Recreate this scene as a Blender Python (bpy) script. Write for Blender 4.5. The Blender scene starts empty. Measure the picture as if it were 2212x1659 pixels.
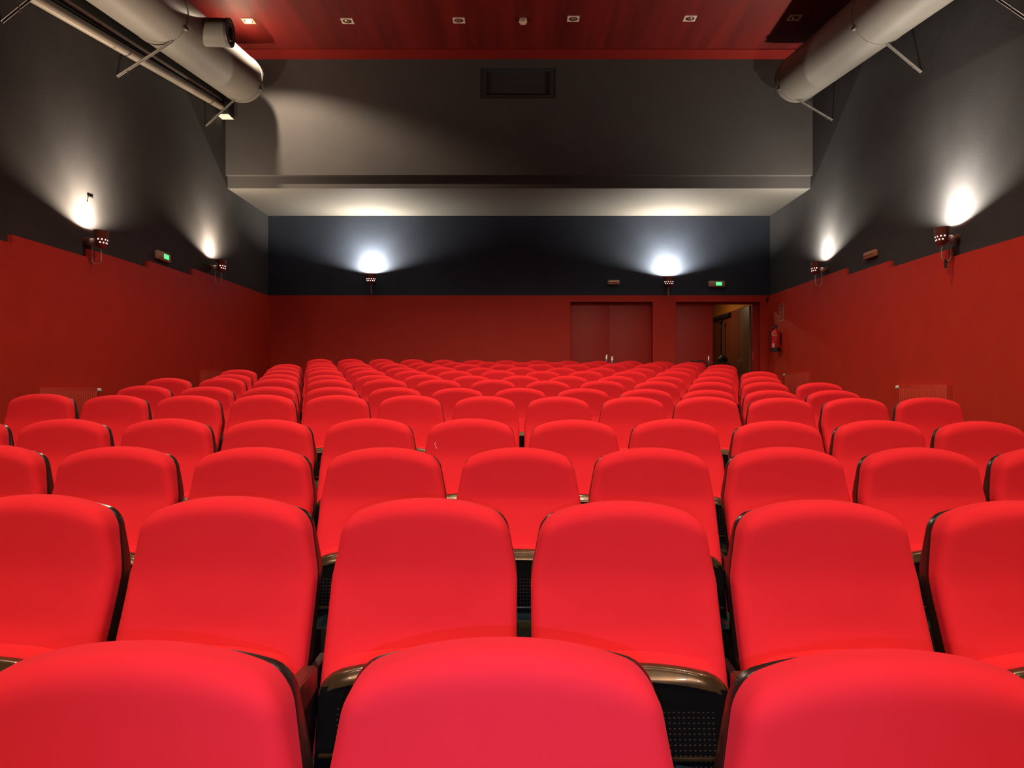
import bpy, bmesh, math, random
from mathutils import Vector, Matrix
random.seed(7)
S = bpy.context.scene
COL = S.collection
PI = math.pi
F, VX, VY, CZ = 1690.0, 1120.0, 833.0, 1.29      # focal length (px), vanishing point, eye height


def P(px, py, d):
    return Vector(((px - VX) * d / F, d, CZ + (VY - py) * d / F))


# ------------------------------------------------------------------ materials
def mat(name, col, rough=0.6, metal=0.0, spec=0.5, coat=0.0, sheen=0.0, emis=None, es=0.0,
        noise=None, bump=None, sheen_tint=(1, .6, .55)):
    m = bpy.data.materials.new(name)
    m.use_nodes = True
    nt = m.node_tree
    b = nt.nodes['Principled BSDF']
    b.inputs['Base Color'].default_value = (*col, 1)
    b.inputs['Roughness'].default_value = rough
    b.inputs['Metallic'].default_value = metal
    b.inputs['Specular IOR Level'].default_value = spec
    b.inputs['Coat Weight'].default_value = coat
    b.inputs['Sheen Weight'].default_value = sheen
    if sheen:
        b.inputs['Sheen Tint'].default_value = (*sheen_tint, 1)
        b.inputs['Sheen Roughness'].default_value = 0.4
    if emis:
        b.inputs['Emission Color'].default_value = (*emis, 1)
        b.inputs['Emission Strength'].default_value = es
    tc = nt.nodes.new('ShaderNodeTexCoord')
    if noise:                                    # (scale, amount, stretch xyz)
        mp = nt.nodes.new('ShaderNodeMapping')
        mp.inputs['Scale'].default_value = noise[2]
        nt.links.new(tc.outputs['Object'], mp.inputs[0])
        n = nt.nodes.new('ShaderNodeTexNoise')
        n.inputs['Scale'].default_value = noise[0]
        n.inputs['Detail'].default_value = 5
        nt.links.new(mp.outputs[0], n.inputs['Vector'])
        r = nt.nodes.new('ShaderNodeValToRGB')
        a = noise[1]
        r.color_ramp.elements[0].position = .3
        r.color_ramp.elements[1].position = .7
        r.color_ramp.elements[0].color = (*[c * (1 - a) for c in col], 1)
        r.color_ramp.elements[1].color = (*[min(1, c * (1 + a)) for c in col], 1)
        nt.links.new(n.outputs['Fac'], r.inputs[0])
        nt.links.new(r.outputs[0], b.inputs['Base Color'])
    if bump:                                     # (scale, strength, distance)
        n2 = nt.nodes.new('ShaderNodeTexNoise')
        n2.inputs['Scale'].default_value = bump[0]
        n2.inputs['Detail'].default_value = 4
        nt.links.new(tc.outputs['Object'], n2.inputs['Vector'])
        bp = nt.nodes.new('ShaderNodeBump')
        bp.inputs['Strength'].default_value = bump[1]
        bp.inputs['Distance'].default_value = bump[2]
        nt.links.new(n2.outputs['Fac'], bp.inputs['Height'])
        nt.links.new(bp.outputs[0], b.inputs['Normal'])
    return m


M = {}
M['fabric'] = mat('red_upholstery', (.70, .018, .025), .9, spec=.12, sheen=.15, sheen_tint=(1, .12, .14),
                  noise=(3.0, .05, (1, 1, 1)), bump=(900, .12, .0006))
M['shell'] = mat('brown_shell', (.020, .008, .005), .28, spec=.5, coat=.35)
M['void'] = mat('black_metal', (.006, .005, .005), .5, spec=.3)
M['lacquer'] = mat('brown_lacquered_wood', (.085, .042, .016), .24, metal=.5, spec=.6, coat=.5, noise=(9, .25, (6, 1, 1)))
M['steel'] = mat('grey_steel', (.11, .095, .045), .6, spec=.15)
M['chrome'] = mat('chrome', (.75, .72, .68), .18, metal=1)
M['arm'] = mat('dark_brown_armrest', (.075, .02, .012), .3, spec=.5, coat=.2)
M['side'] = mat('grey_black_wall_paint', (.044, .043, .046), .75, spec=.25, noise=(2.5, .10, (1, 1, 1)), bump=(35, .25, .004))
M['blue'] = mat('blue_black_wall_paint', (.033, .043, .066), .75, spec=.25, noise=(2.5, .10, (1, 1, 1)), bump=(35, .25, .004))
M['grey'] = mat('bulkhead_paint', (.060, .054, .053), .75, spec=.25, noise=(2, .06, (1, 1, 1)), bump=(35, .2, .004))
M['soffit'] = mat('bulkhead_underside', (.125, .118, .108), .75, spec=.25, bump=(35, .2, .004))  # underside toned lighter than the bulkhead face
M['red'] = mat('red_wall_paint', (.54, .028, .013), .6, spec=.3, noise=(3, .05, (1, 1, 1)), bump=(40, .2, .003))
M['reddoor'] = mat('red_door_paint', (.40, .020, .011), .5, spec=.35)
M['ceil'] = mat('red_stained_wood', (.115, .005, .0035), .55, spec=.3, noise=(1.6, .35, (3, .15, 1)))
M['beam'] = mat('red_beam_paint', (.17, .0065, .004), .6, spec=.25)
M['carpet'] = mat('dark_carpet', (.012, .009, .006), .95, spec=.1, noise=(60, .4, (1, 1, 1)))
M['duct'] = mat('grey_painted_duct', (.135, .122, .108), .5, spec=.4, noise=(2.2, .06, (1, 1, 1)))
M['ductrim'] = mat('dark_grey_rim', (.05, .045, .045), .5)
M['pipe'] = mat('cream_pipe', (.19, .16, .13), .4)
M['black'] = mat('black_plastic', (.008, .008, .009), .5)
M['cup'] = mat('copper_brown_metal', (.22, .075, .045), .32, metal=.55)
M['ball'] = mat('pale_rose_metal', (.55, .38, .34), .3, metal=.5)
M['hole'] = mat('lit_lamp_holes', (1, .8, .8), .5, emis=(1, .62, .62), es=2.2)
M['bulb'] = mat('lamp_bulb', (1, .95, .9), .3, emis=(1, .9, .75), es=10)
M['lit'] = mat('lit_spot_bulb', (1, .9, .8), .3, emis=(1, .70, .36), es=90)
M['plate'] = mat('cream_lamp_plate', (.62, .46, .36), .5)
M['reflector'] = mat('lamp_reflector', (.9, .6, .35), .15, metal=.9)
M['beige'] = mat('beige_plastic', (.46, .30, .20), .45)
M['orange'] = mat('tan_plastic', (.40, .16, .065), .45)
M['green'] = mat('green_exit_light', (.1, .8, .25), .5, emis=(.08, .85, .22), es=1.6)
M['white'] = mat('white_plastic', (.75, .70, .62), .5)
M['pale'] = mat('pale_printing', (.62, .45, .40), .6)
M['radiator'] = mat('red_radiator_paint', (.55, .045, .024), .4, spec=.4)
M['ext'] = mat('red_extinguisher_paint', (.55, .012, .012), .25, coat=.5)
M['foyer'] = mat('brown_wood_panel', (.17, .036, .012), .5, noise=(2, .2, (6, 6, .4)))
M['foyerleaf'] = mat('olive_brown_door', (.17, .075, .03), .5)
M['foyerwall'] = mat('ochre_plaster', (.50, .18, .022), .8)
M['thread'] = mat('white_thread', (.85, .6, .58), .8)
M['screen'] = mat('dark_stage_curtain', (.05, .008, .008), .9)


def board_material():
    m = mat('black_perforated_board', (.003, .0022, .002), .9, spec=.03)
    nt = m.node_tree
    b = nt.nodes['Principled BSDF']
    tc = nt.nodes.new('ShaderNodeTexCoord')
    sp = nt.nodes.new('ShaderNodeSeparateXYZ')
    nt.links.new(tc.outputs['Object'], sp.inputs[0])

    def mth(op, a, bb=None):
        n = nt.nodes.new('ShaderNodeMath')
        n.operation = op
        for i, v in enumerate((a, bb)):
            if v is None:
                continue
            if isinstance(v, (int, float)):
                n.inputs[i].default_value = v
            else:
                nt.links.new(v, n.inputs[i])
        return n.outputs[0]
    g = .0115
    fx = mth('SUBTRACT', mth('FRACT', mth('DIVIDE', mth('ADD', sp.outputs[0], 5), g)), .5)
    fz = mth('SUBTRACT', mth('FRACT', mth('DIVIDE', mth('ADD', sp.outputs[2], 5), g)), .5)
    d = mth('SQRT', mth('ADD', mth('MULTIPLY', fx, fx), mth('MULTIPLY', fz, fz)))
    ring = mth('MULTIPLY', mth('LESS_THAN', d, .20), mth('GREATER_THAN', fz, -.02))  # glint on the upper rim of each hole, painted as a paler half dot
    inz = mth('MULTIPLY', mth('LESS_THAN', sp.outputs[2], .495), mth('LESS_THAN', mth('ABSOLUTE', sp.outputs[0]), .185))
    k = mth('MULTIPLY', ring, inz)
    mx = nt.nodes.new('ShaderNodeMix')
    mx.data_type = 'RGBA'
    nt.links.new(k, mx.inputs[0])
    mx.inputs[6].default_value = (.004, .0035, .0035, 1)
    mx.inputs[7].default_value = (.06, .036, .03, 1)
    nt.links.new(mx.outputs[2], b.inputs['Base Color'])
    return m


M['board'] = board_material()


# ------------------------------------------------------------------ helpers
def obj(name, bm, m, parent=None, smooth=True, loc=None, flip=True):
    if flip:
        bmesh.ops.recalc_face_normals(bm, faces=bm.faces)
    me = bpy.data.meshes.new(name)
    bm.to_mesh(me)
    bm.free()
    for mm in (m if isinstance(m, (list, tuple)) else [m]):
        me.materials.append(M[mm] if isinstance(mm, str) else mm)
    if smooth:
        me.polygons.foreach_set('use_smooth', [True] * len(me.polygons))
        try:
            me.set_sharp_from_angle(angle=math.radians(38))
        except Exception:
            pass
    o = bpy.data.objects.new(name, me)
    COL.objects.link(o)
    if parent:
        o.parent = parent
    if loc is not None:
        o.location = loc
    return o


def empty(name, loc=(0, 0, 0), rz=0.0):
    o = bpy.data.objects.new(name, None)
    o.empty_display_size = .1
    COL.objects.link(o)
    o.location = loc
    o.rotation_euler = (0, 0, rz)
    return o


def tag(o, label, cat, group=None, kind=None):
    o['label'] = label
    o['category'] = cat
    if group:
        o['group'] = group
    if kind:
        o['kind'] = kind
    return o


def struct(o):
    o['kind'] = 'structure'
    return o


def box(bm, x0, x1, y0, y1, z0, z1, mi=0, bev=0.0):
    r = bmesh.ops.create_cube(bm, size=1)
    vs = r['verts']
    for v in vs:
        v.co = Vector((x0 + (v.co.x + .5) * (x1 - x0), y0 + (v.co.y + .5) * (y1 - y0), z0 + (v.co.z + .5) * (z1 - z0)))
    fs = set(f for v in vs for f in v.link_faces)
    for f in fs:
        f.material_index = mi
    if bev > 0:
        es = list(set(e for v in vs for e in v.link_edges))
        bmesh.ops.bevel(bm, geom=es, offset=bev, segments=2, affect='EDGES', profile=.5)
    return vs


def cyl(bm, a, b, r, n=20, r2=None, mi=0, caps=True):
    a, b = Vector(a), Vector(b)
    r2 = r if r2 is None else r2
    d = (b - a)
    q = d.to_track_quat('Z', 'Y')
    rings = []
    for p, rr in ((a, r), (b, r2)):
        rings.append([bm.verts.new(p + q @ Vector((rr * math.cos(2 * PI * i / n), rr * math.sin(2 * PI * i / n), 0))) for i in range(n)])
    for i in range(n):
        f = bm.faces.new((rings[0][i], rings[0][(i + 1) % n], rings[1][(i + 1) % n], rings[1][i]))
        f.material_index = mi
    if caps:
        bm.faces.new(rings[0][::-1]).material_index = mi
        bm.faces.new(rings[1]).material_index = mi


def tube(bm, pts, r, n=10, mi=0):
    pts = [Vector(p) for p in pts]
    rings = []
    up = Vector((0, 0, 1))
    for i, p in enumerate(pts):
        t = (pts[min(i + 1, len(pts) - 1)] - pts[max(i - 1, 0)]).normalized()
        u = t.cross(up)
        if u.length < .05:
            u = t.cross(Vector((0, 1, 0)))
        u.normalize()
        w = t.cross(u)
        rings.append([bm.verts.new(p + r * (math.cos(2 * PI * k / n) * u + math.sin(2 * PI * k / n) * w)) for k in range(n)])
    for a, b in zip(rings, rings[1:]):
        # match twist
        best = min(range(n), key=lambda s: (a[0].co - b[s].co).length)
        for k in range(n):
            f = bm.faces.new((a[k], a[(k + 1) % n], b[(k + 1 + best) % n], b[(k + best) % n]))
            f.material_index = mi
    bm.faces.new(rings[0][::-1]).material_index = mi
    bm.faces.new(rings[-1]).material_index = mi


def lathe(bm, prof, n=28, sx=1.0, sy=1.0, mi=0, close=True):
    """prof: list of (r, z); axis Z"""
    rings = []
    for r, z in prof:
        if r < 1e-6:
            rings.append([bm.verts.new((0, 0, z))])
        else:
            rings.append([bm.verts.new((r * sx * math.cos(2 * PI * i / n), r * sy * math.sin(2 * PI * i / n), z)) for i in range(n)])
    for a, b in zip(rings, rings[1:]):
        for i in range(n):
            j = (i + 1) % n
            if len(a) == 1:
                f = bm.faces.new((a[0], b[i], b[j]))
            elif len(b) == 1:
                f = bm.faces.new((a[i], b[0], a[j]))
            else:
                f = bm.faces.new((a[i], a[j], b[j], b[i]))
            f.material_index = mi


def spaced(n, k=2.0):
    """0..1, denser at both ends"""
    out = []
    for i in range(n + 1):
        t = i / n
        out.append(.5 - .5 * math.cos(PI * t))
    return out


def pad(W, top, rc, v0, v1, front, back, nu=28, nv=26, rt=.0, rs=.0, dt=.0, ds=.0, rb=0.0, db=0.0, bulge=0.0,
        vden=1.8, midx=None):
    """A closed pad. W(v) half width, top(u) extra drop of the top edge, v is the drop below that edge.
    front(v,tau)/back(tau) give y. Rounded front edges: radius rt/depth dt along the top, rs/ds along the sides."""
    bm = bmesh.new()
    us = [2 * s - 1 for s in spaced(nu)]
    vs = [v0 + (v1 - v0) * (i / nv) ** vden for i in range(nv + 1)]
    F_, B_ = [], []

    def rnd(d, r):
        if r <= 0 or d >= r:
            return 0.0
        x = (r - d) / r
        return 1 - math.sqrt(max(0, 1 - x * x))
    for v in vs:
        w = W(v)
        if rc > 0 and v < rc:
            w -= rc - math.sqrt(max(0, rc * rc - (rc - v) ** 2))
        fr, br = [], []
        for a in us:
            u = a * w
            tau = v + top(u)
            rec = max(dt * rnd(v, rt), ds * rnd(w - abs(u), rs), db * rnd(v1 - v, rb))
            if dt and ds:
                rec = min(max(dt, ds), math.hypot(dt * rnd(v, rt), ds * rnd(w - abs(u), rs)))
                rec = max(rec, db * rnd(v1 - v, rb))
            bl = bulge * (1 - a * a) * min(1.0, v / .12)
            fr.append(bm.verts.new((u, front(tau) + rec - bl, -tau)))
            br.append(bm.verts.new((u, back(tau), -tau)))
        F_.append(fr)
        B_.append(br)
    n1, n2 = len(F_), len(us)
    for i in range(n1 - 1):
        for j in range(n2 - 1):
            bm.faces.new((F_[i][j], F_[i + 1][j], F_[i + 1][j + 1], F_[i][j + 1]))
            bm.faces.new((B_[i][j], B_[i][j + 1], B_[i + 1][j + 1], B_[i + 1][j]))
    for i in range(n1 - 1):
        bm.faces.new((F_[i][0], B_[i][0], B_[i + 1][0], F_[i + 1][0]))
        bm.faces.new((F_[i][-1], F_[i + 1][-1], B_[i + 1][-1], B_[i][-1]))
    for j in range(n2 - 1):
        bm.faces.new((F_[0][j], F_[0][j + 1], B_[0][j + 1], B_[0][j]))
        bm.faces.new((F_[-1][j], B_[-1][j], B_[-1][j + 1], F_[-1][j + 1]))
    return bm


def smoothstep(a, b, x):
    t = max(0, min(1, (x - a) / (b - a)))
    return t * t * (3 - 2 * t)


# ------------------------------------------------------------------ the seat (origin on the floor, facing -Y)
ST = .95                                                     # height of the top of the backrest


def lean(tau):                                               # front line of the backrest: upright above, forward below the kink
    y = .0
    k = tau - .195
    y -= .5 * (k + math.sqrt(k * k + .0012)) * .52
    return y


def WB(v):                                                   # half width of the backrest
    if v < .135:
        t = v / .135
        return .216 + (.245 - .216) * (t ** 1.1)
    return .245


def topb(u):
    return .78 * u * u + 6 * u ** 4


def cback(t):
    return .080 - .026 * smoothstep(.03, .22, t)


SEAT_TOP = .347


def pan_y(tau):
    return -.168 - .26 * (tau - SEAT_TOP)


def build_seat():
    root = empty('cinema_seat')
    raise_ = Matrix.Translation((0, 0, ST))

    def fin(name, bm, m, parent):
        bmesh.ops.transform(bm, matrix=raise_, verts=bm.verts)
        return obj(name, bm, m, parent)
    # red padded backrest
    bm = pad(WB, topb, .036, 0, .56, lambda t: lean(t) - .002, lambda t: lean(t) + cback(t), nu=34, nv=34, rt=.044, dt=.044,
             rs=.032, ds=.030, bulge=.004)
    fin('backrest', bm, 'fabric', root)
    # brown back shell
    bm = pad(lambda v: WB(v) + .0, lambda u: topb(u) + .014 - .32 * u * u, .030, 0, .60, lambda t: lean(t) + cback(t) + .0006,
             lambda t: lean(t) + .104, nu=26, nv=26, rt=.010, dt=.010, rs=.012, ds=.012)
    fin('back_shell', bm, 'shell', root)

    def tops(u):
        return .62 * u * u
    # tipped-up seat: red cushion, black perforated underside, brown front band
    bm = pad(lambda v: .232, lambda u: tops(u) + SEAT_TOP + .004, .055, 0, .215, lambda t: pan_y(t) + .006, lambda t: pan_y(t) + .078,
             nu=24, nv=18, rt=.02, dt=.012, rs=.02, ds=.015)
    cush = fin('seat', bm, 'fabric', root)
    bm = pad(lambda v: .226, lambda u: tops(u) + SEAT_TOP + .012,   .05, .025, .204, lambda t: pan_y(t) - .012, lambda t: pan_y(t) + .012,
             nu=20, nv=14, rs=.01, ds=.006)
    fin('seat_underside', bm, 'board', cush)
    bm = pad(lambda v: .234, lambda u: tops(u) + SEAT_TOP + .010, .058, 0, .037, lambda t: pan_y(t) - .020 + .012 * smoothstep(SEAT_TOP + .05, SEAT_TOP + .0, t),
             lambda t: pan_y(t) + .02, nu=28, nv=10, rt=.008, dt=.008, rs=.075, ds=.03, rb=.006, db=.006, vden=1.0)
    fin('seat_band', bm, 'lacquer', cush)
    bm = bmesh.new()
    zt = SEAT_TOP + .206
    box(bm, -.215, .215, pan_y(zt) - .020, pan_y(zt) + .006, -zt - .006, -zt + .002, bev=.0015)
    fin('seat_edge_strip', bm, 'lacquer', cush)
    # steel cross bar carrying the seat
    bm = bmesh.new()
    box(bm, -.243, .243, -.215, -.165, -.640, -.580, bev=.004)
    bar = fin('crossbar', bm, 'steel', root)
    bm = bmesh.new()
    cyl(bm, (-.012, -.215, -.612), (-.012, -.224, -.612), .009, 10)
    fin('bolt', bm, 'chrome', bar)
    # standard (side frame) and armrest on the right, shared with the neighbour
    bm = bmesh.new()
    bx = .265
    box(bm, bx - .012, bx + .012, -.26, .03, -ST + .0, -.41, bev=.004)
    box(bm, bx - .018, bx + .018, -.30, .10, -ST, -ST + .02, bev=.004)
    fin('leg', bm, 'void', root)
    bm = bmesh.new()
    pts = [(-.115, -.392), (-.26, -.386), (-.335, -.392), (-.362, -.412), (-.352, -.440), (-.24, -.462), (-.115, -.45)]
    l_, r_ = [], []
    for y, z in pts:
        l_.append(bm.verts.new((bx - .020, y, z)))
        r_.append(bm.verts.new((bx + .020, y, z)))
    bm.faces.new(l_)
    bm.faces.new(r_[::-1])
    for i in range(len(pts)):
        j = (i + 1) % len(pts)
        bm.faces.new((l_[i], r_[i], r_[j], l_[j]))
    bmesh.ops.bevel(bm, geom=bm.edges[:], offset=.006, segments=2, affect='EDGES')
    fin('armrest', bm, 'arm', root)
    return root


def copy_tree(o, parent=None):
    c = o.copy()
    COL.objects.link(c)
    if parent:
        c.parent = parent
    for ch in o.children:
        copy_tree(ch, c)
    return c


# rows: depth, pitch in px, top edge of the backs in px at x=left / right, phase, seats
PITCH = .53
ROWS = [  # depth, (x,y) left, (x,y) right, phase
    (1.055, (1120, 1378), (1890, 1398), -.043),
    (2.055, (480, 1073), (1785, 1080), -.47),
    (3.06, (240, 963), (2002, 967), .0),
    (4.03, (125, 903), (2125, 909), -.46),
    (5.56, (83, 852), (2016, 859), -.455),
    (6.57, (307, 833), (1808, 843), .03),
    (7.59, (353, 816), (1780, 826), -.46),
    (8.55, (495, 808), (1649, 813), .03),
    (9.50, (513, 799), (1645, 802), -.45),
    (10.42, (614, 792), (1555, 795), .06),
    (11.40, (620, 786), (1558, 787), -.41),
    (12.38, (696, 781.5), (1487, 783), .10),
    (13.32, (690, 775), (1497, 781), -.40),
]
ORD = ['', 'first', 'second', 'third', 'fourth', 'fifth', 'sixth', 'seventh', 'eighth', 'ninth', 'tenth', 'eleventh',
       'twelfth', 'thirteenth']


def topz(i, X):
    d, (xl, yl), (xr, yr), ph = ROWS[i]
    a, b = P(xl, yl, d + .078), P(xr, yr, d + .078)
    t = (X - a.x) / (b.x - a.x)
    t = max(-.3, min(1.3, t))
    return a.z + (b.z - a.z) * t


def floor_at(y):
    ys = [r[0] for r in ROWS]
    zs = [topz(i, 0) - ST for i in range(len(ROWS))]
    # near part of the floor is level, back part keeps the slope of the rows
    if y <= ys[0]:
        return zs[0] + (y - ys[0]) * .0
    for a in range(len(ys) - 1):
        if y <= ys[a + 1]:
            t = (y - ys[a]) / (ys[a + 1] - ys[a])
            return zs[a] + (zs[a + 1] - zs[a]) * t
    return zs[-1] + (min(y, 15) - ys[-1]) * .03


seat0 = build_seat()
used = False
NEAR_JIT = {(0, -2): (0, 0, 0), (0, -1): (.008, .0, -.0075), (0, 1): (.021, .0, -.002), (0, 0): (.0, .0, .001), (1, 0): (.0, 0, 0)}
seat_tops = {}
row_ends = []
for ri, (d, pl, pr, ph) in enumerate(ROWS):
    half = ph < -.2
    ks = list(range(-6, 7)) if half else list(range(-6, 6))
    row = []
    for k in ks:
        n = k + ph if not half else k + ph
        if half:
            n = k + (ph + 0)                          # -6.46 ... +5.54
        X = n * PITCH
        jx, jy, jz = NEAR_JIT.get((ri, k), (0, 0, 0))
        if (ri, k) not in NEAR_JIT:
            jx, jy, jz = random.uniform(-.004, .004), random.uniform(-.006, .006), random.uniform(-.005, .005) * (1 if ri > 0 else .3)
        X += jx
        row.append((k, X, d + jy, topz(ri, X) + jz))
    # which are in the frame
    vis = [q for q in row if 4 < VX + (q[1] - math.copysign(.232, q[1])) * F / (q[2] + .04) < 2208]
    nv = len(vis)
    for (k, X, Y, Z) in row:
        o = copy_tree(seat0) if used else seat0
        used = True
        o.location = (X, Y + .0, Z - ST)
        o.rotation_euler = (0, 0, random.uniform(-.006, .006))
        if ri == 0:
            o.rotation_euler = (0, 0, {-1: .01, 0: .0, 1: -.015}.get(k, 0))
        seat_tops[(ri, k)] = (X, Y, Z)
        rname = {0: 'nearest row', 12: 'thirteenth and farthest row'}.get(ri, ORD[ri + 1] + ' row from the camera')
        iv = [v[0] for v in vis].index(k) if k in [v[0] for v in vis] else None
        if iv is None:
            side = 'left' if X < 0 else 'right'
            far = sum(1 for q in row if (q[1] < 0) == (X < 0) and abs(q[1]) <= abs(X) and q[0] not in [v[0] for v in vis])
            lab = 'red tip-up seat of the %s, %s beyond the %s picture edge' % (rname, ORD[far], side)
        else:
            full = (nv == len(row))
            end = '' if full else ' in view'
            if iv == 0:
                pos = 'leftmost' + end
            elif iv == nv - 1:
                pos = 'rightmost' + end
            elif iv == nv // 2 and nv % 2 == 1 and nv < 6:
                pos = 'middle one' + end
            elif iv < nv / 2:
                pos = ORD[iv + 1] + ' from the left' + end
            else:
                pos = ORD[nv - iv] + ' from the right' + end
            lab = 'red cinema seat, %s, %s' % (pos, rname)
        tag(o, lab, 'seat', 'red cinema seats in the ' + rname.replace(' and farthest', ''))
        if k == ks[0]:
            row_ends.append(o)
# the seat standing at the left end of each row also carries the left standard and armrest
for o in row_ends:
    for ch in list(o.children):
        if ch.name.split('.')[0] in ('leg', 'armrest'):
            c = ch.copy()
            COL.objects.link(c)
            c.parent = o
            c.location = (-.53, 0, 0)

# ------------------------------------------------------------------ the room
WL, WR, YR, YF, CH = -4.80, 4.82, 15.0, -8.0, CZ + 5.36
FB = -.4
RW_L, RW_R = P(580, 0, YR).x, P(1664, 0, YR).x

bm = bmesh.new()
ys = [YF - .15] + [r[0] for r in ROWS] + [15.0, 19.3]
top = [(y, floor_at(y)) for y in ys]
xs = (WL - .1, WR + .1)
tv = [[bm.verts.new((x, y, z)) for x in xs] for y, z in top]
bv = [[bm.verts.new((x, y, FB)) for x in xs] for y, z in top]
for i in range(len(ys) - 1):
    bm.faces.new((tv[i][0], tv[i][1], tv[i + 1][1], tv[i + 1][0]))
    bm.faces.new((bv[i][0], bv[i + 1][0], bv[i + 1][1], bv[i][1]))
    bm.faces.new((tv[i][0], tv[i + 1][0], bv[i + 1][0], bv[i][0]))
    bm.faces.new((tv[i][1], bv[i][1], bv[i + 1][1], tv[i + 1][1]))
bm.faces.new((tv[0][0], bv[0][0], bv[0][1], tv[0][1]))
bm.faces.new((tv[-1][0], tv[-1][1], bv[-1][1], bv[-1][0]))
struct(obj('floor', bm, 'carpet', smooth=False))

bm = bmesh.new()
box(bm, WL - .1, WR + .1, YF - .1, YR + .25, CH, CH + .12)
struct(obj('ceiling', bm, 'ceil', smooth=False))
bm = bmesh.new()
box(bm, WL - .15, WL, YF - .1, YR + .2, FB, CH)
struct(obj('wall_left', bm, 'side', smooth=False))
bm = bmesh.new()
box(bm, WR, WR + .15, YF - .1, YR + .2, FB, CH)
struct(obj('wall_right', bm, 'side', smooth=False))
bm = bmesh.new()
box(bm, WL, WR, YF - .1, YF, FB, CH)
struct(obj('wall_front', bm, 'screen', smooth=False))

# rear wall: blue above, red below, with two door recesses
ZP = P(0, 638, YR).z                                        # paint line
DT = P(0, 652, YR).z                                        # top of door recesses
A0, A1 = P(1232, 0, YR).x, P(1410, 0, YR).x
B0, B1 = P(1460, 0, YR).x, P(1642, 0, YR).x
O0, O1 = P(1539.5, 0, YR + .13).x, P(1625, 0, YR + .13).x  # open part of second doorway
ZF = floor_at(15.0)
bm = bmesh.new()
box(bm, WL, WR, YR, YR + .2, ZP, CH, 0)
for x0, x1 in ((WL, A0), (A1, B0), (B1, WR)):
    box(bm, x0, x1, YR, YR + .2, FB, ZP, 1)
for x0, x1 in ((A0, A1), (B0, B1)):
    box(bm, x0, x1, YR, YR + .2, DT, ZP, 1)
struct(obj('wall_rear', bm, ['blue', 'red'], smooth=False))

# stepped red wainscot on the side walls
steps = [(YF, 3.2, 1.08), (3.2, 4.6, 1.165), (4.6, 5.98, 1.25), (5.98, 7.35, 1.335), (7.35, 8.67, 1.418), (8.67, 10.06, 1.513), (10.06, 11.42, 1.605), (11.42, YR, 1.712)]
for nm, x0, x1 in (('trim_1', WL, WL + .045), ('trim_2', WR - .045, WR)):
    bm = bmesh.new()
    for y0, y1, h in steps:
        box(bm, x0, x1, y0, y1, FB, CZ + h)
    struct(obj(nm, bm, 'red', smooth=False))

# projection-room bulkhead over the rear seats
UF, LF = 12.82, 12.91
ZU, ZL = P(0, 378, UF).z, P(0, 407, LF).z
wx0, wx1 = P(1038, 0, UF).x, P(1200, 0, UF).x
wz0, wz1 = P(0, 212, UF).z, P(0, 145, UF).z
bm = bmesh.new()
box(bm, WL, WR, LF, YR, ZL, ZU)
bm.faces.ensure_lookup_table()
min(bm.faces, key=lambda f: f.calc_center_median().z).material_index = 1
box(bm, WL, WR, UF + .25, YR, ZU, CH)
box(bm, WL, wx0, UF, UF + .25, ZU, CH)
box(bm, wx1, WR, UF, UF + .25, ZU, CH)
box(bm, wx0, wx1, UF, UF + .25, ZU, wz0)
box(bm, wx0, wx1, UF, UF + .25, wz1, CH)
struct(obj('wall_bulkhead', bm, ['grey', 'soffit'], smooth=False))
bm = bmesh.new()
fw = .09
box(bm, wx0 + .004, wx1 - .004, UF + .10, UF + .13, wz0 + .004, wz1 - .004, 1)
for x0, x1, z0, z1 in ((wx0, wx0 + fw, wz0, wz1), (wx1 - fw, wx1, wz0, wz1), (wx0 + fw, wx1 - fw, wz0, wz0 + .06), (wx0 + fw, wx1 - fw, wz1 - .06, wz1)):
    box(bm, x0, x1, UF + .02, UF + .10, z0, z1, 0)
M['port'] = mat('projection_port_frame', (.022, .022, .026), .7)
M['portp'] = mat('projection_port_shutter', (.034, .034, .04), .6)
struct(obj('window_1', bm, ['port', 'portp'], smooth=False))
# red beam where the ceiling meets the bulkhead
bm = bmesh.new()
box(bm, WL, WR, 12.45, UF, CH - .012, CH)
struct(obj('trim_3', bm, 'beam', smooth=False))


# doors ---------------------------------------------------------------
def handle(name, parent, x, y, z, h=.17, plate=True):
    bm = bmesh.new()
    if plate:
        box(bm, x - .022, x + .022, y - .006, y, z - h * .62, z + h * .62, bev=.002)
    tube(bm, [(x, y - .004, z - h * .4), (x, y - .05, z - h * .4), (x, y - .055, z - h * .3), (x, y - .055, z + h * .3), (x, y - .05, z + h * .4), (x, y - .004, z + h * .4)], .009, 8)
    return obj(name, bm, 'chrome', parent)


YD = YR + .12
AX = P(1317, 0, YD).x
d1 = struct(empty('door_1', ((A0 + A1) / 2, YD, ZF)))
for x0, x1 in ((A0 + .004, AX - .003), (AX + .003, A1 - .004)):
    bm = bmesh.new()
    box(bm, x0 - d1.location.x, x1 - d1.location.x, 0, .05, .005, DT - ZF - .004, bev=.003)
    lf = obj('door_leaf', bm, 'reddoor', d1)
    hx = (AX - .055 if x0 < AX - .1 else AX + .055) - d1.location.x
    handle('door_handle', lf, hx, 0, P(0, 778 if x0 < AX - .1 else 782, YD).z - ZF)
bm = bmesh.new()
box(bm, AX - .004 - d1.location.x, AX + .004 - d1.location.x, -.004, .004, .02, P(0, 656, YD).z - ZF)
obj('door_seam', bm, 'radiator', d1)
d2 = struct(empty('door_2', ((B0 + B1) / 2, YD, ZF)))
bm = bmesh.new()
box(bm, B0 + .004 - d2.location.x, O0 - d2.location.x, 0, .05, .005, DT - ZF - .004, bev=.003)
lf = obj('door_leaf', bm, 'reddoor', d2)
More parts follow.
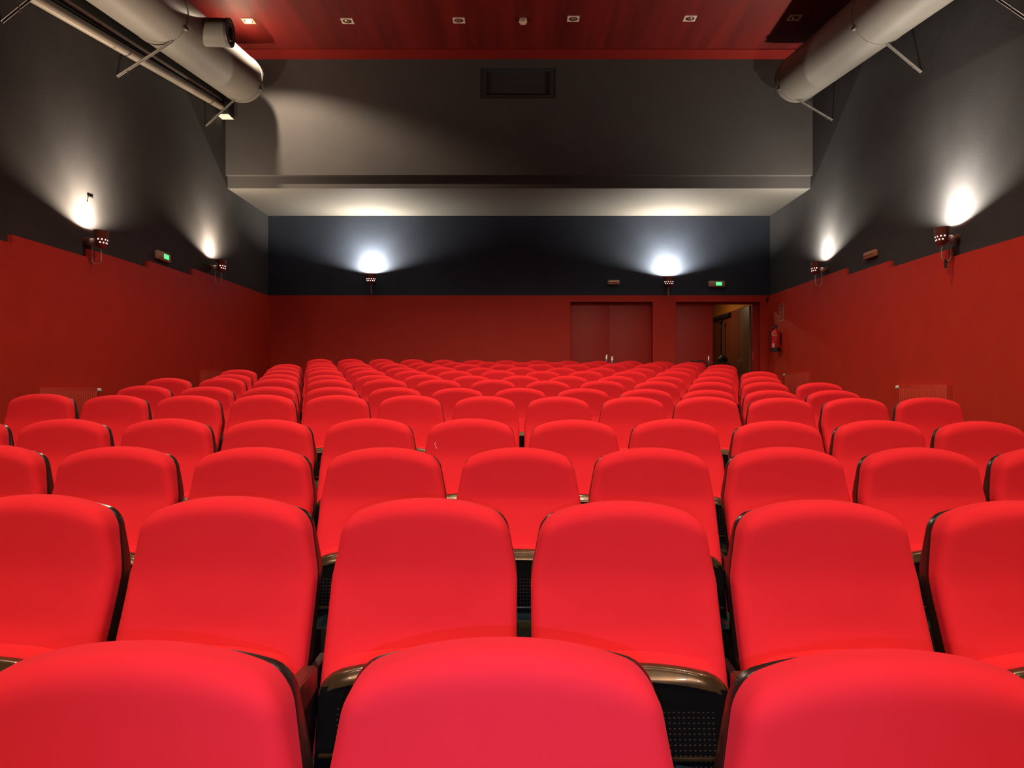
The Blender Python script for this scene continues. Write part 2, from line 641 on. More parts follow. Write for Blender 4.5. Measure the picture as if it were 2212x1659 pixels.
handle('door_handle', lf, P(1532, 0, YD).x - d2.location.x, 0, P(0, 780, YD).z - ZF)
# frame around the opening
bm = bmesh.new()
box(bm, O0 - d2.location.x, B1 - d2.location.x, .0, .08, P(0, 657, YD).z - ZF, DT - ZF)
box(bm, O1 - d2.location.x, B1 - d2.location.x, .0, .08, 0, P(0, 657, YD).z - ZF)
obj('door_frame', bm, 'reddoor', d2)
bm = bmesh.new()
z_ = P(0, 770, YD).z - ZF
box(bm, O1 - .005 - d2.location.x, O1 + .035 - d2.location.x, -.008, 0, z_ - .085, z_ + .085, bev=.002)
obj('strike_plate', bm, 'radiator', d2)
# outer leaf swung open into the foyer, hinged on the right
bm = bmesh.new()
lw = .80
box(bm, -lw, 0, -.022, .022, .01, P(0, 657, YD).z - ZF - .012, bev=.003)
lf = obj('door_leaf', bm, 'foyerleaf', d2, loc=(O1 + .0 - d2.location.x, .14, 0))
lf.rotation_euler = (0, 0, math.radians(-93.5))
handle('door_handle', lf, -lw + .07, -.024, P(0, 783, YD + .6).z - ZF, .15)

# foyer behind the open doorway
FX0, FX1, FY0, FY1 = 1.6, 4.75, YR + .25, YR + 4.2
FCH = ZF + 2.75
ZD = ZF + 2.11                                              # top of the brown panelling
bm = bmesh.new()
box(bm, FX0 - .1, FX0, FY0, FY1, FB, FCH, 0)
box(bm, FX0 - .1, FX1 + .2, FY1, FY1 + .1, FB, FCH, 0)
box(bm, FX1, FX1 + .2, FY0, FY1, FB, FCH, 0)
box(bm, FX0, B0 - .1, FY0, FY0 + .02, FB, FCH, 0)
box(bm, FX0, FX1, FY1 - .04, FY1, FB, ZD, 1)
box(bm, FX1 - .04, FX1, FY0 + .9, FY1 - .04, FB, ZD, 1)
struct(obj('wall_foyer', bm, ['foyerwall', 'foyer'], smooth=False))
bm = bmesh.new()
box(bm, FX0 - .1, FX1 + .2, FY0 - .05, FY1 + .1, FCH, FCH + .1)
struct(obj('ceiling_foyer', bm, 'foyerwall', smooth=False))

# ------------------------------------------------------------------ ducts
def ray_z(v):
    return v


DE = 12.2                                                   # depth of the duct ends


def duct_axis(side):
    ce = P(524, 173, DE) if side < 0 else P(1720.5, 172.6, DE)
    slope = (VY - 641) / F
    return ce, Vector((0, 1, slope)).normalized(), 49 * DE / F


def make_duct(side):
    ce, ax, r = duct_axis(side)
    root = empty('ventilation_duct', ce)
    L = 13.5
    q = ax.to_track_quat('Z', 'Y')
    bm = bmesh.new()
    n = 48
    prof = [(0, -.03), (.80, -.03), (.93, -.02), (.985, .005), (1.0, .04)]
    rings = []
    lens = [-.0, .0, .004, .012, .05]
    z = [(.0, .0), (r * .94, .0), (r * .985, -.012), (r, -.04), (r, -L)]
    prev = None
    for rr, zz in z:
        if rr == 0:
            ring = [bm.verts.new(q @ Vector((0, 0, zz)))]
        else:
            ring = [bm.verts.new(q @ Vector((rr * math.cos(2 * PI * i / n), rr * math.sin(2 * PI * i / n), zz))) for i in range(n)]
        if prev:
            for i in range(n):
                j = (i + 1) % n
                if len(prev) == 1:
                    bm.faces.new((prev[0], ring[i], ring[j]))
                else:
                    bm.faces.new((prev[i], ring[i], ring[j], prev[j]))
        prev = ring
    bm.faces.new(prev)
    obj('duct_body', bm, 'duct', root)
    # flat joint bands
    for kk in (1.012, 1.305, 1.68, 2.3):
        s = (DE - DE / kk) / ax.y
        bm = bmesh.new()
        a = q @ Vector((0, 0, -s - .012))
        b = q @ Vector((0, 0, -s + .012))
        cyl(bm, a, b, r + .006, 48, caps=True)
        band = obj('joint_band', bm, 'duct', root)
        # clamp lug
        bm = bmesh.new()
        ang = math.radians(-28 if side < 0 else 180 + 28)
        c = Vector((math.cos(ang) * (r + .012), 0, math.sin(ang) * (r + .012))) + ax * (-s)
        box(bm, c.x - .02, c.x + .02, c.y - .035, c.y + .035, c.z - .022, c.z + .022, bev=.004)
        obj('band_clamp', bm, 'ductrim', band)
    # straight seam
    return root, ce, ax, r


dl, ceL, axL, rD = make_duct(-1)
tag(dl, 'big round grey air duct under the ceiling along the left wall, with a stub outlet', 'duct', 'grey air ducts along the walls')
dr, ceR, axR, rD = make_duct(1)
tag(dr, 'big round grey air duct under the ceiling along the right wall', 'duct', 'grey air ducts along the walls')
# stub outlet on the left duct
s = (DE - 9.96) / axL.y
bm = bmesh.new()
A = Vector((1, 0, -.03)).normalized()
base = -axL * s + A * rD
qq = A.to_track_quat('Z', 'Y')
n = 36
R0 = .172
prof = [(R0, -.15), (R0, .25), (R0 * 1.02, .255), (R0 * 1.02, .285), (R0 * .80, .285), (R0 * .74, .24), (R0 * .58, .285), (R0 * .50, .285), (R0 * .46, .15), (0, .15)]
prev = None
for k, (rr, zz) in enumerate(prof):
    ring = [bm.verts.new(base + qq @ Vector((0, 0, zz)))] if rr == 0 else [bm.verts.new(base + qq @ Vector((rr * math.cos(2 * PI * i / n), rr * math.sin(2 * PI * i / n), zz))) for i in range(n)]
    if prev:
        for i in range(n):
            j = (i + 1) % n
            f = bm.faces.new((prev[i], ring[i], ring[j], prev[j]) if len(ring) > 1 else (prev[i], ring[0], prev[j]))
            f.material_index = 1 if k in (2, 3, 4, 9, 8) else 0
    prev = ring
obj('stub_outlet', bm, ['duct', 'ductrim'], dl)


# brackets from duct to wall
def bracket(pxa, pya, pxb, pyb, d, side, lab):
    a = P(pxa, pya, d)
    b = P(pxb, pyb, d)
    t = ((WL if side < 0 else WR) - a.x) / (b.x - a.x)
    w = a + (b - a) * t
    root = empty('duct_bracket', w)
    bm = bmesh.new()
    v = a - w
    u = v.normalized()
    sd = u.cross(Vector((0, 1, 0))).normalized()
    for off, wd, dp in ((0, .016, .004), (.012, .004, .016)):
        vs = []
        for p in (Vector((0, 0, 0)), v):
            for sx in (-1, 1):
                for sy in (-1, 1):
                    vs.append(bm.verts.new(p + sd * (sx * dp + (off if off == 0 else 0)) + Vector((0, sy * wd + off, 0))))
        for f in ((0, 1, 3, 2), (4, 6, 7, 5), (0, 4, 5, 1), (2, 3, 7, 6), (0, 2, 6, 4), (1, 5, 7, 3)):
            bm.faces.new([vs[i] for i in f])
    obj('bracket_arm', bm, 'duct', root, smooth=False)
    bm = bmesh.new()
    hook = b - w
    tube(bm, [hook, hook + Vector((0, 0, -.035)), hook + Vector((.012, 0, -.05)), hook + Vector((0, 0, -.062))], .004, 6)
    obj('hook', bm, 'chrome', root)
    tag(root, lab, 'bracket', 'struts holding the air ducts')


bracket(372, 88, 275, 150, 9.35, -1, 'thin metal strut from the middle of the left duct down to the wall')
bracket(508, 213, 459, 258, 12.0, -1, 'thin metal strut at the far end of the left duct above the black box')
bracket(90, -25, 42, 14, 7.26, -1, 'thin metal strut of the left duct in the top left picture corner')
bracket(1900, 80, 1970, 138, 9.35, 1, 'thin metal strut from the middle of the right duct down to the wall')
bracket(1708, 205, 1784, 250, 12.0, 1, 'thin metal strut at the far end of the right duct')
bracket(2130, -22, 2184, 15, 7.26, 1, 'thin metal strut of the right duct in the top right picture corner')

# pipes and tray on the left wall
PX = WL


def pline(px1, py1, px2, py2, X):
    d1 = F * X / (px1 - VX)
    d2 = F * X / (px2 - VX)
    a, b = P(px1, py1, d1), P(px2, py2, d2)
    u = (b - a)
    return a - u * 1.2, b


a, b = pline(80, 0, 488, 236, WL + .075)
bm = bmesh.new()
o0 = a.copy()
cyl(bm, a - o0, b - o0, .052, 20)
tag(obj('wall_pipe', bm, 'pipe', loc=o0), 'thick cream pipe running along the upper left wall below the duct', 'pipe')
a2, b2 = pline(300, 102, 488, 222, WL + .09)
bm = bmesh.new()
o0 = a2.copy()
cyl(bm, a2 - o0, b2 - o0, .022, 14)
tag(obj('wall_pipe', bm, 'pipe', loc=o0), 'thin conduit on the left wall between the thick pipe and the duct', 'pipe')
# black cable tray between
a3, b3 = pline(300, 94, 496, 215, WL + .05)
bm = bmesh.new()
vs = []
for p in (a3, b3):
    for dx, dz in ((-.048, -.10), (.010, -.10), (.010, .16), (-.048, .16)):
        vs.append(bm.verts.new(p - a3 + Vector((dx, 0, dz))))
for f in ((0, 1, 2, 3), (4, 7, 6, 5), (0, 4, 5, 1), (1, 5, 6, 2), (2, 6, 7, 3), (3, 7, 4, 0)):
    bm.faces.new([vs[i] for i in f])
tag(obj('cable_tray', bm, 'black', loc=a3, smooth=False), 'black cable tray on the left wall behind the pipes under the duct', 'cable tray')
# junction box at the end of the pipes
jb = P(493, 238, 12.55)
root = empty('junction_box', (WL, jb.y, jb.z - .10))
bm = bmesh.new()
box(bm, 0, .20, -.13, .12, 0, .26, bev=.006)
obj('box_body', bm, 'black', root)
bm = bmesh.new()
box(bm, .005, .195, -.125, .115, -.012, .0, bev=.002)
obj('bottom_cover', bm, 'white', root)
tag(root, 'black junction box with white underside at the end of the left wall pipes', 'junction box')


# ------------------------------------------------------------------ wall sconces
def area_disc(parent, loc, r, power, col, spread=180, rot=(PI, 0, 0)):
    l = bpy.data.lights.new('lamp_light', 'AREA')
    l.shape = 'DISK'
    l.size = r * 2
    l.energy = power
    l.color = col
    l.spread = math.radians(spread)
    o = bpy.data.objects.new('lamp_light', l)
    COL.objects.link(o)
    o.parent = parent
    o.location = loc
    o.rotation_euler = rot
    return o


def spot(parent, loc, target, power, half, blend, col, r=.05):
    l = bpy.data.lights.new('lamp_light', 'SPOT')
    l.energy = power
    l.color = col
    l.spot_size = 2 * math.radians(half)
    l.spot_blend = blend
    l.shadow_soft_size = r
    o = bpy.data.objects.new('lamp_light', l)
    COL.objects.link(o)
    o.parent = parent
    o.location = loc
    o.rotation_euler = (Vector(target) - Vector(loc)).to_track_quat('-Z', 'Y').to_euler()
    return o


SC_POW = 100
SC_UP = 120


def sconce(wall_pt, rz, label, colr, pw=1.0, hanging=False, loop=True):
    """local: wall plane at y=0, room towards -y"""
    root = empty('wall_sconce', wall_pt, rz)
    bm = bmesh.new()
    cyl(bm, (0, 0, 0), (0, -.035, 0), .042, 20)
    cyl(bm, (0, -.03, 0), (0, -.09, 0), .018, 12)
    obj('wall_mount', bm, 'cup', root)
    bm = bmesh.new()
    bmesh.ops.create_uvsphere(bm, u_segments=20, v_segments=12, radius=.043)
    bmesh.ops.translate(bm, verts=bm.verts, vec=(0, -.085, -.01))
    obj('ball_joint', bm, 'ball', root)
    # cup
    cy = -.185
    bm = bmesh.new()
    prof = [(0, -.075), (.052, -.075), (.066, -.06), (.082, 0), (.098, .085), (.102, .112), (.097, .112), (.092, .08), (.077, 0), (.058, -.055), (0, -.06)]
    lathe(bm, prof, 32, 1.0, .72)
    # lit perforations: small raised discs on the outer face
    def skin(z):
        t = (z + .06) / .145
        return .066 + (.098 - .066) * t
    for z, angs in ((.012, range(-80, 81, 32)), (-.022, range(-64, 65, 32))):
        for ad in angs:
            th = math.radians(-90 + ad)
            r = skin(z) + .0015
            c = Vector((r * math.cos(th), r * math.sin(th) * .72, z))
            nn = Vector((math.cos(th), math.sin(th) / .72, -.22)).normalized()
            cyl(bm, c - nn * .004, c + nn * .0015, .0085, 10, mi=1)
    bmesh.ops.translate(bm, verts=bm.verts, vec=(0, cy, 0))
    cup = obj('lamp_cup', bm, ['cup', 'hole'], root)
    bm = bmesh.new()
    bmesh.ops.create_uvsphere(bm, u_segments=16, v_segments=10, radius=.03)
    bmesh.ops.translate(bm, verts=bm.verts, vec=(0, cy, .02))
    obj('bulb', bm, 'bulb', cup)
    # wire loop
    bm = bmesh.new()
    pts = [(0, -.085, -.05), (0, -.085, -.20)]
    for i in range(1, 8):
        a = PI * i / 8
        pts.append((0, -.135 + .05 * math.cos(a), -.21 - .045 * math.sin(a)))
    pts += [(0, -.185, -.20), (0, -.187, -.14), (0, -.185, -.115), (0, -.175, -.078)]
    tube(bm, pts, .0055, 8)
    obj('cable_loop', bm, 'ball', root)
    if hanging:
        bm = bmesh.new()
        tube(bm, [(0, -.15, -.235), (0, -.135, -.255), (0, -.12, -.275)], .010, 8, mi=0)
        tube(bm, [(0, -.145, -.25), (0, -.14, -.33)], .014, 10, mi=0)
        tube(bm, [(0, -.135, -.275), (0, -.132, -.345)], .011, 10, mi=1)
        obj('loose_lamp_holder', bm, ['black', 'ball'], root)
    area_disc(root, (0, cy, .085), .045, SC_POW * pw, colr)
    spot(root, (0, cy, .07), (0, cy + .25, 2.0), SC_UP * pw, 46, 1.0, colr, .03)
    return tag(root, label, 'wall lamp', 'copper wall lamps shining upward')


WARM = (1.0, .80, .58)
NEUT = (1.0, .90, .74)


def on_left(px, py, X=WL + .13):
    d = F * X / (px - VX)
    p = P(px, py, d)
    return Vector((WL, p.y, p.z))


def on_right(px, py, X=WR - .13):
    d = F * X / (px - VX)
    p = P(px, py, d)
    return Vector((WR, p.y, p.z))


def on_rear(px, py):
    return P(px, py, YR)


sconce(on_left(208, 521), -PI / 2 + PI, 'copper wall lamp nearest the camera on the left wall', WARM)
sconce(on_left(471, 577), PI / 2, 'copper wall lamp near the rear corner of the left wall', WARM, .8)
sconce(on_rear(805, 607), 0, 'copper wall lamp on the rear wall, left of the closed doors', NEUT, 1.25)
sconce(on_rear(1441, 613), 0, 'copper wall lamp on the rear wall between the two doorways', NEUT, 1.25)
sconce(on_right(1769, 582), -PI / 2, 'copper wall lamp near the rear corner of the right wall', NEUT, .9)
sconce(on_right(2045, 514), -PI / 2, 'copper wall lamp on the right wall with a loose holder hanging below', NEUT, 1.2, hanging=True)

# ------------------------------------------------------------------ ceiling spots
LAMP_Y = 11.45


def downlight(x, y, z, label, lit=False, tgt=None, power=0, half=64, col=(1, .80, .55), blend=.35):
    root = empty('ceiling_spotlight', (x, y, z))
    h = .088
    bm = bmesh.new()
    # square plate with a round hole
    n = 32
    outer, inner, i2, o2 = [], [], [], []
    for i in range(n):
        a = 2 * PI * i / n
        c, s_ = math.cos(a), math.sin(a)
        k = h / max(abs(c), abs(s_))
        outer.append(bm.verts.new((c * k, s_ * k, -.010)))
        o2.append(bm.verts.new((c * k, s_ * k, 0)))
        inner.append(bm.verts.new((c * .066, s_ * .066, -.010)))
        i2.append(bm.verts.new((c * .066, s_ * .066, -.001)))
    for i in range(n):
        j = (i + 1) % n
        bm.faces.new((outer[i], outer[j], inner[j], inner[i]))
        bm.faces.new((o2[i], o2[j], outer[j], outer[i]))
        bm.faces.new((inner[i], inner[j], i2[j], i2[i]))
    obj('square_plate', bm, 'plate', root, smooth=False)
    bm = bmesh.new()
    lathe(bm, [(.065, -.001), (.064, -.007), (.046, -.009), (.044, -.003)], 28)
    obj('dark_ring', bm, 'black', root)
    bm = bmesh.new()
    lathe(bm, [(.044, -.003), (.042, -.012), (.028, -.021), (0, -.026)], 24)
    obj('bulb', bm, 'lit' if lit else 'reflector', root)
    if power:
        spot(root, (0, 0, -.05), tgt if tgt else (0, 0, -3), power, half, blend, col, .045)
    return tag(root, label, 'ceiling light', 'square recessed ceiling spots')


for px, py, lab, lit in ((535, 42, 'lit square ceiling spot above the left duct', True),
                         (749, 42, 'unlit square ceiling spot, next to the lit one', False),
                         (991, 41, 'unlit square ceiling spot, left of the smoke detector', False),
                         (1238, 38.5, 'unlit square ceiling spot, right of the smoke detector', False),
                         (1489, 38, 'unlit square ceiling spot, second from the right duct', False),
                         (1713, 37, 'unlit square ceiling spot half in shade beside the right duct', False)):
    x = P(px, py, LAMP_Y).x
    downlight(x, LAMP_Y + (py - 40) * .02, CH, lab, lit, power=600 if lit else 0, half=73, col=(1, .80, .58))

# added rows of unseen spots nearer the screen, put in to light the seats
KEY = 330
for y, on, pw, tl, hf in ((7.4, (0, 0, 1, 1, 1, 0), .95, .25, 55), (3.4, (1, 1, 1, 1, 1, 1), .54, .25, 50), (-.55, (0, 1, 1, 1, 1, 0), .60, .20, 46),
                          (-7.0, (1, 1, 1, 1, 1, 1), 1.5, 1.3, 29)):
    for i, x in enumerate((-3.96, -2.51, -.87, .80, 2.5, 4.02)):
        k = bool(on[i])
        downlight(x, y, CH, 'added ceiling spot %s in the row of spots %s' % (('first from left', 'second from left', 'third from left', 'third from right', 'second from right', 'first from right')[i],
                  {7.4: 'above the seventh seat row', 3.4: 'above the third seat row', -.55: 'above the nearest seats', -7.0: 'near the screen wall'}[y]),
                  k, tgt=(0, tl, -1), power=KEY * pw if k else 0, half=hf, blend=.45, col=(1, .80, .60))

# smoke detector
root = empty('smoke_detector', (P(1130, 37, LAMP_Y).x, LAMP_Y, CH))
bm = bmesh.new()
lathe(bm, [(0, 0), (.055, 0), (.055, -.018), (0, -.018)], 28)
obj('detector_base', bm, 'plate', root)
bm = bmesh.new()
lathe(bm, [(.048, -.022), (.058, -.026), (.058, -.045), (.048, -.06), (0, -.062)], 28)
lathe(bm, [(.044, -.017), (.044, -.024)], 28)
obj('detector_head', bm, 'plate', root)
tag(root, 'small round cream smoke detector in the middle of the red ceiling', 'smoke detector')


# ------------------------------------------------------------------ emergency lights
def elight(pt, rz, w, h, label, mat_, lit, name):
    root = empty(name, pt, rz)
    bm = bmesh.new()
    box(bm, -w / 2, w / 2, -.055, 0, -h / 2, h / 2, bev=min(h * .28, .022))
    obj('housing', bm, mat_, root)
    if lit:
        bm = bmesh.new()
        box(bm, -w * .40, w * .40, -.060, -.05, -h * .30, h * .30, bev=.003)
        d = obj('diffuser', bm, 'beige', root)
        bm = bmesh.new()
        box(bm, -w * .13 + .02, w * .22 + .02, -.064, -.058, -h * .26, h * .26, bev=.003)
        bmesh.ops.create_icosphere(bm, subdivisions=2, radius=h * .2, matrix=Matrix.Translation((.02, -.06, 0)))
        g = obj('green_indicator', bm, 'green', d)
    else:
        bm = bmesh.new()
        box(bm, -w * .38, w * .38, -.062, -.05, -h * .10, h * .18, bev=.004)
        obj('lens', bm, 'reflector' if mat_ == 'beige' else 'orange', root)
    return tag(root, label, 'emergency light' if not lit else 'exit light', 'emergency lights on the walls')


elight(on_rear(1325, 610.5), 0, .235, .09, 'unlit beige oval emergency light above the closed doors', 'beige', False, 'emergency_light')
elight(on_rear(1547.5, 614), 0, .32, .12, 'green lit exit light above the open doorway', 'beige', True, 'exit_light')
elight(on_left(352, 554, WL + .03), PI / 2, .40, .12, 'green lit exit light on the left wall', 'beige', True, 'exit_light')
elight(on_right(1880, 550, WR - .03), -PI / 2, .36, .10, 'unlit tan emergency light on the right wall', 'orange', False, 'emergency_light')


# ------------------------------------------------------------------ radiators
def radiator(side, y0, y1, ztop, label, valve_far=True, h=.60):
    X = WL + .045 if side < 0 else WR - .045
    root = empty('radiator', (X, (y0 + y1) / 2, ztop - h))
    sg = 1 if side < 0 else -1
    L = y1 - y0
    bm = bmesh.new()
    n = int(L / .045)
    box(bm, min(sg * .05, sg * .062), max(sg * .05, sg * .062), -L / 2, L / 2, .0, h, bev=.004)
    for i in range(n):                                       # pressed ribs
        y = -L / 2 + (i + .5) * L / n
        x0, x1 = sg * .058, sg * .0655
        box(bm, min(x0, x1), max(x0, x1), y - .014, y + .014, .04, h - .04, bev=.004)
    obj('front_panel', bm, 'radiator', root)
    bm = bmesh.new()
    x0, x1 = 0.0, sg * .012
    box(bm, min(x0, x1), max(x0, x1), -L / 2 + .1, L / 2 - .1, .1, h - .1)
    for yy in (-L / 2 + .002, L / 2 - .007):
        box(bm, min(sg * .002, sg * .05), max(sg * .002, sg * .05), yy, yy + .005, .0, h)
    obj('wall_fixing', bm, 'radiator', root)
    bm = bmesh.new()
    m = int(L / .05)
    for i in range(m):
        y = -L / 2 + (i + .5) * L / m
        box(bm, min(sg * .004, sg * .052), max(sg * .004, sg * .052), y - .017, y + .017, h - .012, h - .004)
    obj('top_grille', bm, 'radiator', root)
    bm = bmesh.new()
    e = L / 2 if valve_far else -L / 2
    sg2 = 1 if valve_far else -1
    cyl(bm, (sg * .035, e, h - .03), (sg * .035, e + sg2 * .02, h - .03), .012, 12)
    cyl(bm, (sg * .035, e + sg2 * .02, h - .03), (sg * .035, e + sg2 * .09, h - .03), .022, 16, .026)
    obj('thermostat_valve', bm, 'white', root)
    return tag(root, label, 'radiator', 'red radiators on the side walls')


radiator(-1, 7.68, 8.72, CZ - .022, 'red radiator with white valve on the left wall nearer the camera')
radiator(-1, 11.65, 12.75, CZ + .228, 'red radiator low on the left wall near the rear corner')
radiator(1, 8.62, 9.70, CZ + .008, 'red radiator with white valve on the right wall nearer the camera')
radiator(1, 12.75, 13.85, CZ + .22, 'red radiator on the right wall near the fire extinguisher')

# ------------------------------------------------------------------ fire extinguisher and its sign
pe = on_right(1677, 735, WR - .13)
ye = pe.y
root = empty('fire_extinguisher', (WR - .045, ye, P(0, 757, ye).z))
eh = P(0, 708, ye).z - P(0, 751, ye).z
bm = bmesh.new()
ex = -.10
prof = [(0, .03), (.072, .03), (.078, .05), (.078, eh * .86), (.07, eh * .95), (.045, eh * 1.03), (.022, eh * 1.06), (.020, eh * 1.10), (0, eh * 1.10)]
lathe(bm, prof, 28)
bmesh.ops.translate(bm, verts=bm.verts, vec=(ex, 0, 0))
obj('cylinder', bm, 'ext', root)
bm = bmesh.new()
lathe(bm, [(0, -.02), (.088, -.02), (.088, .045), (.080, .045), (.080, .032), (0, .032)], 28)
bmesh.ops.translate(bm, verts=bm.verts, vec=(ex, 0, 0))
obj('black_foot', bm, 'black', root)
bm = bmesh.new()
box(bm, ex - .05, ex + .02, -.018, .018, eh * 1.10, eh * 1.10 + .02, bev=.003)
tube(bm, [(ex, 0, eh * 1.08), (ex, -.02, eh * 1.15), (ex + .03, -.03, eh * 1.27)], .014, 8)
box(bm, ex - .06, ex + .03, -.013, .013, eh * 1.10 + .045, eh * 1.10 + .06, bev=.003)
tube(bm, [(ex - .03, .02, eh * 1.1), (ex - .085, .03, eh * 1.0), (ex - .095, .03, eh * .6), (ex - .088, .02, eh * .35)], .010, 8)
obj('valve_and_hose', bm, 'black', root)
bm = bmesh.new()


def lab_patch(bm, z0, z1, a0, a1, r=.0792):
    n = 8
    for i in range(n):
        t0 = math.radians(a0 + (a1 - a0) * i / n)
        t1 = math.radians(a0 + (a1 - a0) * (i + 1) / n)
        vs = [bm.verts.new((ex + r * math.cos(t), r * math.sin(t), z)) for t, z in ((t0, z0), (t1, z0), (t1, z1), (t0, z1))]
        bm.faces.new(vs)


lab_patch(bm, eh * .14, eh * .36, 205, 240)
lab_patch(bm, eh * .74, eh * .765, 200, 275)
lab_patch(bm, eh * .76, eh * .88, 200, 215)
lab_patch(bm, eh * .42, eh * .48, 215, 225)
obj('label_print', bm, 'pale', root, flip=False)
bm = bmesh.new()
box(bm, -.028, 0, -.03, .03, eh * .3, eh * .9, bev=.003)
obj('wall_hook', bm, 'black', root)
tag(root, 'red fire extinguisher with black foot hanging on the right wall by the open doorway', 'fire extinguisher')

ps = on_right(1688, 675, WR - .05)
root = empty('extinguisher_sign', (WR - .045, ps.y, ps.z))
w, h = .26, P(0, 657, ps.y).z - P(0, 693, ps.y).z
bm = bmesh.new()
box(bm, -.006, 0, -w / 2, w / 2, -h / 2, h / 2)
obj('sign_panel', bm, 'reddoor', root, smooth=False)
bm = bmesh.new()
T = .010


def sbar(y0, y1, z0, z1):
    box(bm, -.0085, -.006, y0, y1, z0, z1)


sbar(-w / 2, w / 2, h / 2 - T, h / 2)
sbar(-w / 2, w / 2, -h / 2, -h / 2 + T)
sbar(-w / 2, -w / 2 + T, -h / 2, h / 2)
sbar(w / 2 - T, w / 2, -h / 2, h / 2)
zz = -h / 2 + h * .30
sbar(-w / 2, w / 2, zz, zz + T)
sbar(.025, .055, zz + .03, zz + h * .33)                     # extinguisher pictogram, and flame strokes
sbar(.025, .055, zz + h * .40, zz + h * .54)
for k in range(5):
    sbar(-.075 - .006 * (k % 2), -.055 + .004 * (k % 3), zz + .03 + k * h * .10, zz + .03 + k * h * .10 + h * .06)
sbar(-.05, -.035, -h / 2 + .03, zz - .03)
sbar(.02, .05, -h / 2 + .03, -h / 2 + .06)
sbar(.02, .05, zz - .055, zz - .03)
obj('sign_print', bm, 'pale', root, smooth=False)
tag(root, 'narrow red sign with pale outline on the right wall above the extinguisher', 'sign')

# small dark sensor in the rear right corner
bm = bmesh.new()
box(bm, -.035, .035, -.05, 0, -.035, .035, bev=.012)
cyl(bm, (0, -.05, 0), (0, -.062, 0), .018, 14)
tag(obj('wall_sensor', bm, 'black', loc=on_rear(1659, 647)), 'tiny dark sensor on the rear wall at the right corner above the doorway', 'sensor')

# cable staple in the light of the left lamp
p0 = on_left(190, 424, WL + .01)
bm = bmesh.new()
tube(bm, [(.004, -.0, -.06), (.012, -.0, -.0), (.012, .11, .006)], .007, 6)
tag(obj('cable_hook', bm, 'black', loc=p0), 'thin dark bent cable hook on the left wall in the bright lamp glow', 'hook')

# lint thread on a seat of the fourth row
X, Y, Z = seat_tops[(3, 0)]
p = P(941, 962, Y - .012)
bm = bmesh.new()
tube(bm, [(.002, -.001, .016), (-.004, -.002, .008), (-.002, -.002, 0), (.004, -.002, -.012), (.005, -.001, -.018)], .0012, 6)
tag(obj('lint_thread', bm, 'thread', loc=p), 'tiny white thread stuck to a fourth-row seat left of centre', 'thread')

# microphone-like black gadget with cable lying on a back of the last row
tk = min(range(-6, 7), key=lambda k: abs(seat_tops[(12, k)][0] - P(1495, 0, 13.3).x))
X, Y, Z = seat_tops[(12, tk)]
root = empty('handheld_microphone', (P(1505, 0, Y).x, Y + .03, P(0, 782, Y).z))
bm = bmesh.new()
cyl(bm, (-.07, 0, .016), (.05, 0, .010), .013, 14, .018)
bmesh.ops.create_uvsphere(bm, u_segments=14, v_segments=8, radius=.02, matrix=Matrix.Translation((-.08, 0, .017)))
obj('microphone_body', bm, 'black', root)
bm = bmesh.new()
tube(bm, [(.05, 0, .012), (.10, .01, .022), (.145, .02, .015), (.175, .02, -.02), (.187, .015, -.08), (.19, .0, -.16)], .009, 8)
obj('cable', bm, 'black', root)
tag(root, 'black handheld microphone with cable lying over a rearmost seat back', 'microphone')

# things in the foyer
XW = FX1 - .04
root = empty('wall_rail', (XW, 18.05, CZ + 1.58))
bm = bmesh.new()
box(bm, -.06, 0, -.72, .72, -.04, .04, bev=.005)
obj('rail_bar', bm, 'black', root)
tag(root, 'dark rail fixed on the brown foyer panelling beyond the open doorway', 'rail')
cx = P(1557, 0, 17.75).x
root = empty('coat_stand', (cx, 17.75, ZF))
zt = P(0, 700, 17.75).z - ZF
bm = bmesh.new()
cyl(bm, (0, 0, 0.02), (0, 0, zt), .022, 14)
obj('pole', bm, 'black', root)
bm = bmesh.new()
lathe(bm, [(0, zt), (.03, zt), (.05, zt + .05), (.048, zt + .08), (0, zt + .10)], 20)
obj('round_knob', bm, 'black', root)
bm = bmesh.new()
lathe(bm, [(0, 0), (.1, 0), (.1, .02), (.03, .04), (0, .04)], 24)
obj('base', bm, 'black', root)
tag(root, 'dark slim stand with a round top seen through the open doorway', 'stand')
cy = 17.2
tz = P(0, 784, cy).z
cx = P(1553, 0, cy).x
root = empty('side_table', (cx, cy, ZF))
bm = bmesh.new()
box(bm, -.20, .20, -.2, .2, tz - ZF - .03, tz - ZF, bev=.004)
obj('table_top', bm, 'steel', root)
for sx in (-1, 1):
    for sy in (-1, 1):
        bm = bmesh.new()
        box(bm, sx * .17 - .015, sx * .17 + .015, sy * .17 - .015, sy * .17 + .015, 0, tz - ZF - .03)
        obj('leg', bm, 'black', root, smooth=False)
tag(root, 'small table with a grey top in the foyer under the black bag', 'table')
root = empty('black_bag', (P(1560, 0, cy).x, cy, tz))
bm = bmesh.new()
bmesh.ops.create_uvsphere(bm, u_segments=20, v_segments=12, radius=1)
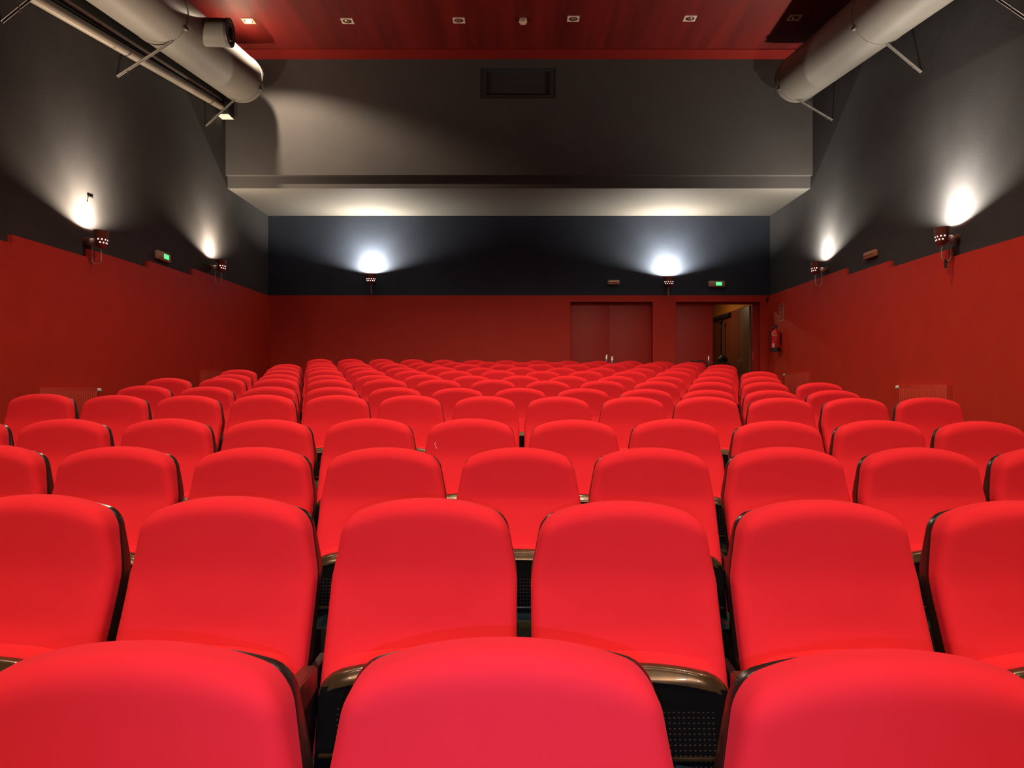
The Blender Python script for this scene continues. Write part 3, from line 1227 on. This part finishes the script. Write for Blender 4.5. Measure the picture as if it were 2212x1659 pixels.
for v in bm.verts:
    v.co = Vector((v.co.x * .115 * (1 - .45 * max(0, v.co.z)), v.co.y * .07, max(0, (v.co.z + .7)) / 1.7 * .185))
obj('bag_body', bm, 'black', root)
bm = bmesh.new()
tube(bm, [(.06, 0, .08), (.105, 0, .12), (.115, 0, .03)], .010, 8)
obj('strap', bm, 'black', root)
tag(root, 'black bag standing on the small table beyond the open doorway', 'bag')

# unseen lamp added to light the foyer
root = empty('added_foyer_lamp', (3.5, YR + 2.2, FCH))
bm = bmesh.new()
lathe(bm, [(0, 0), (.10, 0), (.10, -.03), (.07, -.05), (0, -.055)], 24)
obj('lamp_shade', bm, 'bulb', root)
area_disc(root, (0, 0, -.08), .08, 18, (1, .72, .38), rot=(0, 0, 0))
tag(root, 'added unseen lamp on the foyer ceiling beyond the open doorway', 'ceiling light')

# the photographer's phone torch: small cool lamp a few centimetres below the eye
ph = bpy.data.lights.new('phone_torch', 'SPOT')
ph.energy = 36
ph.color = (.40, .85, 2.1)
ph.spot_size = math.radians(82)
ph.spot_blend = 1.0
ph.shadow_soft_size = .003
po = bpy.data.objects.new('phone_torch', ph)
COL.objects.link(po)
po.location = (.0, -.005, CZ - .036)
po.rotation_euler = (math.radians(80), 0, 0)

# ------------------------------------------------------------------ camera, world, view
w = bpy.data.worlds.new('World')
S.world = w
w.use_nodes = True
w.node_tree.nodes['Background'].inputs[0].default_value = (.010, .008, .009, 1)
w.node_tree.nodes['Background'].inputs[1].default_value = 1
cam = bpy.data.cameras.new('Camera')
cam.sensor_fit = 'HORIZONTAL'
cam.sensor_width = 36
cam.lens = F / 2212 * 36
cam.shift_x = -(VX - 1106) / 2212
cam.shift_y = (VY - 829.5) / 2212
cam.clip_start = .02
co = bpy.data.objects.new('Camera', cam)
COL.objects.link(co)
co.location = (0, 0, CZ)
co.rotation_euler = (PI / 2, 0, 0)
S.camera = co
S.view_settings.view_transform = 'Standard'
S.view_settings.look = 'None'
S.view_settings.gamma = 1
S.view_settings.exposure = 0.0
S.cycles.max_bounces = 8
S.cycles.diffuse_bounces = 4
S.cycles.sample_clamp_indirect = 6
